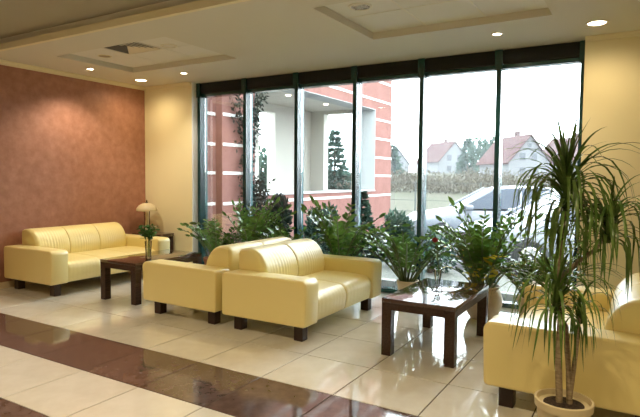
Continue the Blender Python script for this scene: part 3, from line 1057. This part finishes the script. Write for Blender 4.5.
def conifer(label, loc, h, r, n, size, seed, m_, group=None, name='conifer', spiky=1.0):
    rng = random.Random(seed)
    t = thing(name, label, 'tree' if h > 2 else 'shrub', loc, 0, group)
    b = MB(); b.tube([(0, 0, -.1), (0, 0, h * .5), (0, 0, h * .95)], [h * .022 + .01, h * .015 + .006, .006], 7)
    b.build('trunk', M_BARK, t)
    b = MB()
    tiers = max(7, int(h * 2.2)) if h > 2 else 9

    def samp():
        k = rng.random() ** 1.5
        u = (int(k * tiers) + rng.random() * .55) / tiers
        rad = r * (1 - u) * (rng.random() ** .5) * rng.uniform(.75, 1.1) + .01
        a = rng.uniform(0, 2 * PI)
        z = h * (.06 + .93 * u) - rad * .25
        return (rad * math.cos(a), rad * math.sin(a), z), (math.cos(a), math.sin(a), rng.uniform(-.5, .5) * spiky)
    tri_cloud(b, rng, n, samp, size)
    b.build('foliage', m_, t, smooth=0)
    return t


def bush(label, loc, rx, ry, rz, n, size, seed, m_, group=None, name='shrub', cat='shrub', lump=5):
    rng = random.Random(seed)
    t = thing(name, label, cat, loc, 0, group)
    lumps = [(rng.uniform(-.55, .55), rng.uniform(-.5, .5), rng.uniform(.35, .8), rng.uniform(.35, .6)) for _ in range(lump)]
    b = MB()
    for lx, ly, lz, _ in lumps[:4]:
        b.tube([(0, 0, -.05), (lx * rx * .5, ly * ry * .5, lz * rz * .8), (lx * rx, ly * ry, lz * rz * 1.5)], [rz * .03 + .004, rz * .02 + .003, .004], 5)
    b.build('stems', M_BARK, t)
    b = MB()

    def samp():
        lx, ly, lz, lr = rng.choice(lumps)
        d = Vector((rng.gauss(0, 1), rng.gauss(0, 1), rng.gauss(0, 1))).normalized()
        q = lr * rng.random() ** .4
        return ((lx + d.x * q) * rx, (ly + d.y * q) * ry, max(.02, (lz + d.z * q)) * rz * 1.25), d + Vector((0, 0, .4))
    tri_cloud(b, rng, n, samp, size)
    b.build('foliage', m_, t, smooth=0)
    return t


# vine on the red wall: two woody strands with leaves
vn = thing('climbing_vine', 'dark climbing vine spreading up the red wall outside the window', 'vine', (AX + .03, 8.3, GZ + .03))
rng = random.Random(21)
strands = [[(0, .3, 0), (.02, .1, .9), (.02, 0, 1.4), (.02, .08, 2.1), (.02, -.05, 2.5), (.02, -.2, 2.85), (.02, -.38, 3.2)],
           [(0, .3, 0), (.03, .15, .9), (.02, .05, 1.5), (.02, .1, 2.2), (.02, .22, 2.6), (.02, .38, 3.0), (.02, .48, 3.4)],
           [(0, .55, 0), (.05, .48, .6), (.03, .42, 1.1), (.02, .45, 1.5)]]
for si, st_ in enumerate(strands):
    b = MB(); b.tube(st_, [.02 - .0022 * i for i in range(len(st_))], 5)
    b.build('woody_stem', M_BARK, vn)
    b = MB()

    def samp():
        f = rng.random() * (len(st_) - 1)
        i = int(f)
        p = Vector(st_[i]).lerp(Vector(st_[i + 1]), f - i)
        w = .10 if si < 2 else .24 * (1 - f / (len(st_) - .5)) + .06
        return (p.x + rng.uniform(.0, .14), p.y + rng.gauss(0, w), p.z + rng.gauss(0, .1)), (rng.uniform(.1, 1), rng.gauss(0, .8), rng.gauss(-.3, .6))
    tri_cloud(b, rng, 620 if si < 2 else 800, samp, .07)
    b.build('vine_leaves', M_VINE, vn, smooth=0)

conifer('small upright dark conifer outside the window behind the middle sofa', (-4.58, 9.2, GZ), 1.42, .40, 4200, .085, 31, M_CONIF)
bush('rounded blue-green juniper outside, left of the small conifer', (-5.38, 9.1, GZ), .36, .34, .66, 2600, .075, 32, M_JUN)
bush('loose blue-green juniper outside, right of the small conifer', (-3.75, 8.9, GZ), .46, .34, .66, 2600, .075, 33, M_JUN)
bush('spreading grey-green shrub at the foot of the climbing vine', (-6.2, 8.75, GZ), .34, .34, .80, 2400, .07, 34, M_VINE)
bush('low silvery ground shrub outside behind the rose vase', (-3.0, 8.6, GZ), .55, .32, .50, 1300, .06, 35, M_JUN)
bush('low grey-green ground shrub between juniper and annex wall', (-4.7, 8.3, GZ), .60, .30, .42, 1200, .06, 36, M_JUN)


# ---- cars
def make_car(label, loc, rotz):
    """nose towards local -x, origin on the ground under the centre"""
    t = thing('parked_car', label, 'car', loc, rotz, 'parked white cars')
    hw = .84
    # x, half width, bottom, top (bonnet / belt line)
    S = [(-2.02, .55, .34, .56), (-1.97, .68, .26, .66), (-1.85, .77, .22, .74), (-1.55, .82, .20, .83), (-1.15, hw, .20, .90), (-.80, hw, .20, .95), (-.2, hw, .20, .95),
         (.6, hw, .20, .96), (1.3, hw, .20, .97), (1.75, .81, .22, .97), (1.95, .74, .28, .92), (2.02, .64, .36, .84)]
    rings = []
    for x, w_, z0, z1 in S:
        zm = z0 + (z1 - z0) * .55
        half = [(0, z0), (w_ * .86, z0), (w_ * .97, z0 + .06), (w_, zm), (w_ * .985, z1 - .12), (w_ * .93, z1 - .035), (w_ * .80, z1 - .004), (w_ * .4, z1 + .015), (0, z1 + .02)]
        ring = [(x, y, z) for y, z in half] + [(x, -y, z) for y, z in half[-2:0:-1]]
        rings.append(ring)
    b = MB(); b.loft(rings)
    body = b.build('body', M_CARW, t, smooth=45)
    # cabin
    C = [(-.86, .70, .95, .02), (-.10, .60, 1.41, 1), (.30, .61, 1.455, 1), (.95, .60, 1.44, 1), (1.45, .57, 1.36, 1), (1.93, .66, .95, .02)]
    prof_low = [(-.92, .74), (1.96, .72)]
    roof = [(-.12, .575), (.05, .60), (.5, .61), (1.0, .60), (1.42, .56)]
    rz_ = [1.405, 1.43, 1.455, 1.44, 1.375]
    rings = []
    for (x, w_), z in zip(roof, rz_):
        rings.append([(x, w_, z - .03), (x, w_ * .9, z), (x, w_ * .4, z + .018), (x, 0, z + .02), (x, -w_ * .4, z + .018), (x, -w_ * .9, z), (x, -w_, z - .03), (x, -w_ * .9, z - .045),
                      (x, w_ * .9, z - .045)])
    b = MB(); b.loft(rings); b.build('roof', M_CARW, t, smooth=45)
    # pillars
    for s in (-1, 1):
        for p0, p1, w_ in (((-.93, s * .74, .94), (-.12, s * .575, 1.40), .035), ((.42, s * .79, .95), (.42, s * .60, 1.43), .035), ((1.30, s * .78, .95), (1.22, s * .58, 1.40), .04),
                           ((1.97, s * .70, .93), (1.42, s * .555, 1.365), .05)):
            b = MB(); b.tube([p0, p1], w_, 8); b.build('pillar', M_CARW, t, smooth=60)
    q = lambda pts: [Vector(p) for p in pts]

    def panel(name, pts, m_, th=.012):
        pts = q(pts)
        n_ = (pts[1] - pts[0]).cross(pts[-1] - pts[0]).normalized() * th
        b = MB(); b.loft([[p for p in pts], [p + n_ for p in pts]])
        return b.build(name, m_, t, smooth=0)
    panel('windscreen', [(-.91, -.70, .945), (-.91, .70, .945), (-.12, .55, 1.40), (-.12, -.55, 1.40)], mat('windscreen_glass', (0.10, 0.11, 0.13), 0.06, spec=1.0))  # paler base than the side glass, sky reflection put into the colour
    panel('rear_window', [(1.96, .66, .945), (1.96, -.66, .945), (1.43, -.53, 1.36), (1.43, .53, 1.36)], M_CARG)
    for s in (-1, 1):
        pts = [(-.84, s * .765, .955), (.39, s * .79, .955), (.39, s * .605, 1.405), (-.10, s * .585, 1.385)]
        panel('side_window', pts if s < 0 else pts[::-1], M_CARG)
        pts = [(.45, s * .79, .955), (1.26, s * .775, .955), (1.19, s * .585, 1.375), (.45, s * .605, 1.405)]
        panel('side_window', pts if s < 0 else pts[::-1], M_CARG)
        b = MB(); b.rbox(-.80, -.64, s * .90 - .07, s * .90 + .07, .93, 1.05, .03, 2)
        b.build('mirror', M_CARW, t, smooth=50)
        # head lamp
        b = MB()
        b.loft([[(-1.985, s * .40, .60), (-1.93, s * .69, .64), (-1.66, s * .805, .76), (-1.80, s * .66, .78), (-1.95, s * .42, .70)],
                [(-2.02, s * .40, .60), (-1.965, s * .70, .64), (-1.67, s * .835, .765), (-1.81, s * .68, .80), (-1.985, s * .42, .71)]])
        b.build('headlamp', M_HLAMP, t, smooth=40)
        b = MB(); b.rbox(.05, .20, s * .845 - .012, s * .845 + .012, .80, .825, .008, 1); b.build('door_handle', M_CARW, t)
        for x in (-1.25, 1.28):
            b = MB()
            b.lathe([(.36, -.012), (.36, .012), (.001, .012)], 24, c=(x, s * .822, .30), axis='y')
            b.build('wheel_arch', M_PLAS, t)
            b = MB()
            b.lathe([(.19, -.09), (.29, -.095), (.31, -.07), (.31, .07), (.29, .095), (.19, .09)], 24, c=(x, s * .76, .31), axis='y')
            w_ = b.build('tyre', M_TYRE, t)
            b = MB()
            b.lathe([(.20, -.08 * s), (.20, .085 * s), (.17, .10 * s), (.05, .08 * s), (.001, .10 * s)], 20, c=(x, s * .765, .31), axis='y')
            b.build('rim', M_RIM, t)
        b = MB(); b.tube([(-.94, s * .05, .965), (-.90, s * .35 + .1, .99), (-.86, s * .35 + .36, 1.0)], .012, 5); b.build('wiper', M_PLAS, t)
    panel('grille', [(-2.035, .38, .52), (-2.035, -.38, .52), (-2.01, -.38, .66), (-2.01, .38, .66)], M_PLAS, .02)
    panel('bumper_intake', [(-2.02, .5, .34), (-2.02, -.5, .34), (-2.035, -.5, .44), (-2.035, .5, .44)], M_PLAS, .02)
    for s in (-1, 1):
        b = MB(); b.rbox(.1, .25, s * .36 - .22, s * .36 + .22, .6, 1.15, .05, 2); b.build('car_seat', M_SEAT, t)
    return t


make_car('white parked car outside, the farther one with its side window in view', (-2.95, 12.9, GZ), math.radians(25))
make_car('white parked car outside, the nearer one with bonnet towards the window', (-1.05, 10.75, GZ), math.radians(37))

# ---- fence
fc = thing('wire_fence', 'low wire fence with thin metal posts before the dry field', 'fence', (0, 20.5, GZ))
for i in range(-9, 5):
    fbox('rbox', i * 2.6 - .022, i * 2.6 + .022, -.022, .022, 0, 1.5, .005, 1).build('post', M_POST, fc)
for z in (.3, .75, 1.1, 1.45):
    b = MB(); b.tube([(-23.5, 0, z), (10.6, 0, z)], .008, 5); b.build('rail', M_POST, fc)

# ---- dry brush along the field
b = MB()
rng = random.Random(77)


def samp():
    x = rng.uniform(-62, -2)
    y = rng.choice((42, 48, 55)) + rng.uniform(-3, 3)
    base = np.interp(y, rowsY, [zz[q] for q in rowsY])
    hh = 1.6 + .8 * math.sin(x * .35 + y) + .5 * math.sin(x * 1.1)
    return (x * y / 40, y, base + max(.1, hh) * .45 * rng.random() ** .8 * y / 40), (rng.gauss(0, .5), rng.gauss(0, .3), 1)


tri_cloud(b, rng, 24000, samp, .24)
o = b.build('dry_brush', M_BRUSH, smooth=0)
tag(o, 'dry brown brush and grass growing across the field', 'brush', kind='stuff')


# ---- houses
def house(label, loc, rotz, w, l, eave, apex, wins, roofm, chim=True):
    """gable faces local -y"""
    t = thing('house', label, 'house', loc, rotz, 'houses beyond the field')
    b = MB()
    pent = [(-w / 2, -1), (w / 2, -1), (w / 2, eave), (0, apex), (-w / 2, eave)]
    b.loft([[(x, y, z) for x, z in pent] for y in (l, 0)])
    b.build('walls', M_HWALL, t, smooth=0)
    ov, th = .45, .22
    sl = (apex - eave) / (w / 2)
    for s in (-1, 1):
        b = MB()
        xe = s * (w / 2 + ov)
        ze = eave - sl * ov
        ring = [(0, apex + .02), (xe, ze + .02), (xe, ze + th), (0, apex + th + .05)]
        b.loft([[(x, y, z) for x, z in ring] for y in (l + ov, -ov)] if s > 0 else [[(x, y, z) for x, z in ring] for y in (-ov, l + ov)])
        b.build('roof_slope', roofm, t, smooth=0)
    if chim:
        fbox('box', w * .12, w * .12 + .7, l * .55, l * .55 + .7, apex - 1.2, apex + 1.2).build('chimney', M_HROOF, t, smooth=0)
    for (cx, cz, ww, wh) in wins:
        f = fbox('box', cx - ww / 2 - .1, cx + ww / 2 + .1, -.06, .05, cz - wh / 2 - .1, cz + wh / 2 + .1).build('window', M_HWALL, t, smooth=0)
        fbox('box', cx - ww / 2, cx + ww / 2, -.09, -.05, cz - wh / 2, cz + wh / 2).build('pane', M_HWIN, f, smooth=0)
    return t


house('white gabled house with red roof beyond field, right of the tree clump', (-16.2, 95, 1.9), math.radians(44), 7.6, 9.5, 2.6, 6.9,
      [(-1.3, 3.4, 1.0, 1.2), (.9, 3.4, 1.0, 1.2), (0, 5.3, .6, .7), (-1.3, 1.0, 1.0, 1.2), (1.2, 1.0, 1.0, 1.2)], M_HROOF)
house('white gabled house with red roof beyond field, left of the tree clump', (-42.6, 140, 2.8), math.radians(52), 9.5, 11, 3.4, 8.4,
      [(-1.6, 4.2, 1.3, 1.6), (1.6, 4.2, 1.3, 1.6), (-1.6, 1.4, 1.3, 1.4), (1.6, 1.4, 1.3, 1.4)], M_HROOF)
house('grey-roofed distant house at the left end of the field', (-63, 150, 2.8), math.radians(60), 9, 16, 3.0, 7.5, [(-1.6, 3.0, 1.2, 1.4), (1.6, 3.0, 1.2, 1.4)], M_HROOFG)
house('red-roofed house beyond field partly behind the dracaena tip', (-7.5, 118, 2.4), math.radians(50), 8.5, 12, 3.2, 7.6,
      [(-1.3, 3.0, 1.0, 1.2), (1.2, 3.0, 1.0, 1.2)], M_HROOF)

# ---- distant trees
conifer('distant spruce left of the tree clump between the two red-roofed houses', (-33.5, 120, 2.5), 8.2, 2.6, 900, .9, 41, M_CONIF, 'trees beyond the field')
bush('large round tree between the two red-roofed houses', (-28.4, 118, 2.5), 3.9, 3.3, 5.6, 1500, .8, 42, M_JUN, 'trees beyond the field', 'broad_tree', 'tree', 7)
conifer('distant spruce right of the annex corner', (-43.0, 100, 2.0), 6.2, 2.2, 800, .8, 43, M_CONIF, 'trees beyond the field')
conifer('dark spruce seen through the far opening of the annex terrace', (-22.5, 40, .3), 5.4, 1.7, 1500, .4, 44, M_CONIF, 'trees beyond the field')
bush('bushy tree seen through the narrow opening of the annex terrace', (-24.5, 33, .1), 3.0, 2.4, 2.6, 1500, .4, 45, M_JUN, 'trees beyond the field', 'broad_tree', 'tree', 6)

# ---- winter mist over the field
M_HAZE = bpy.data.materials.new('mist')
M_HAZE.use_nodes = True
nt = M_HAZE.node_tree
nt.nodes.remove(nt.nodes['Principled BSDF'])
vsn = nt.nodes.new('ShaderNodeVolumeScatter')
vsn.inputs['Color'].default_value = (0.93, 0.96, 1.0, 1)
vsn.inputs['Density'].default_value = 0.00058
nt.links.new(vsn.outputs[0], nt.nodes['Material Output'].inputs['Volume'])
hz = fbox('box', -150, 90, 17, 170, -1, 40).build('mist', M_HAZE, smooth=0)
tag(hz, 'thin white winter mist hanging over the field and houses', 'mist', kind='stuff')
scene.cycles.volume_bounces = 2
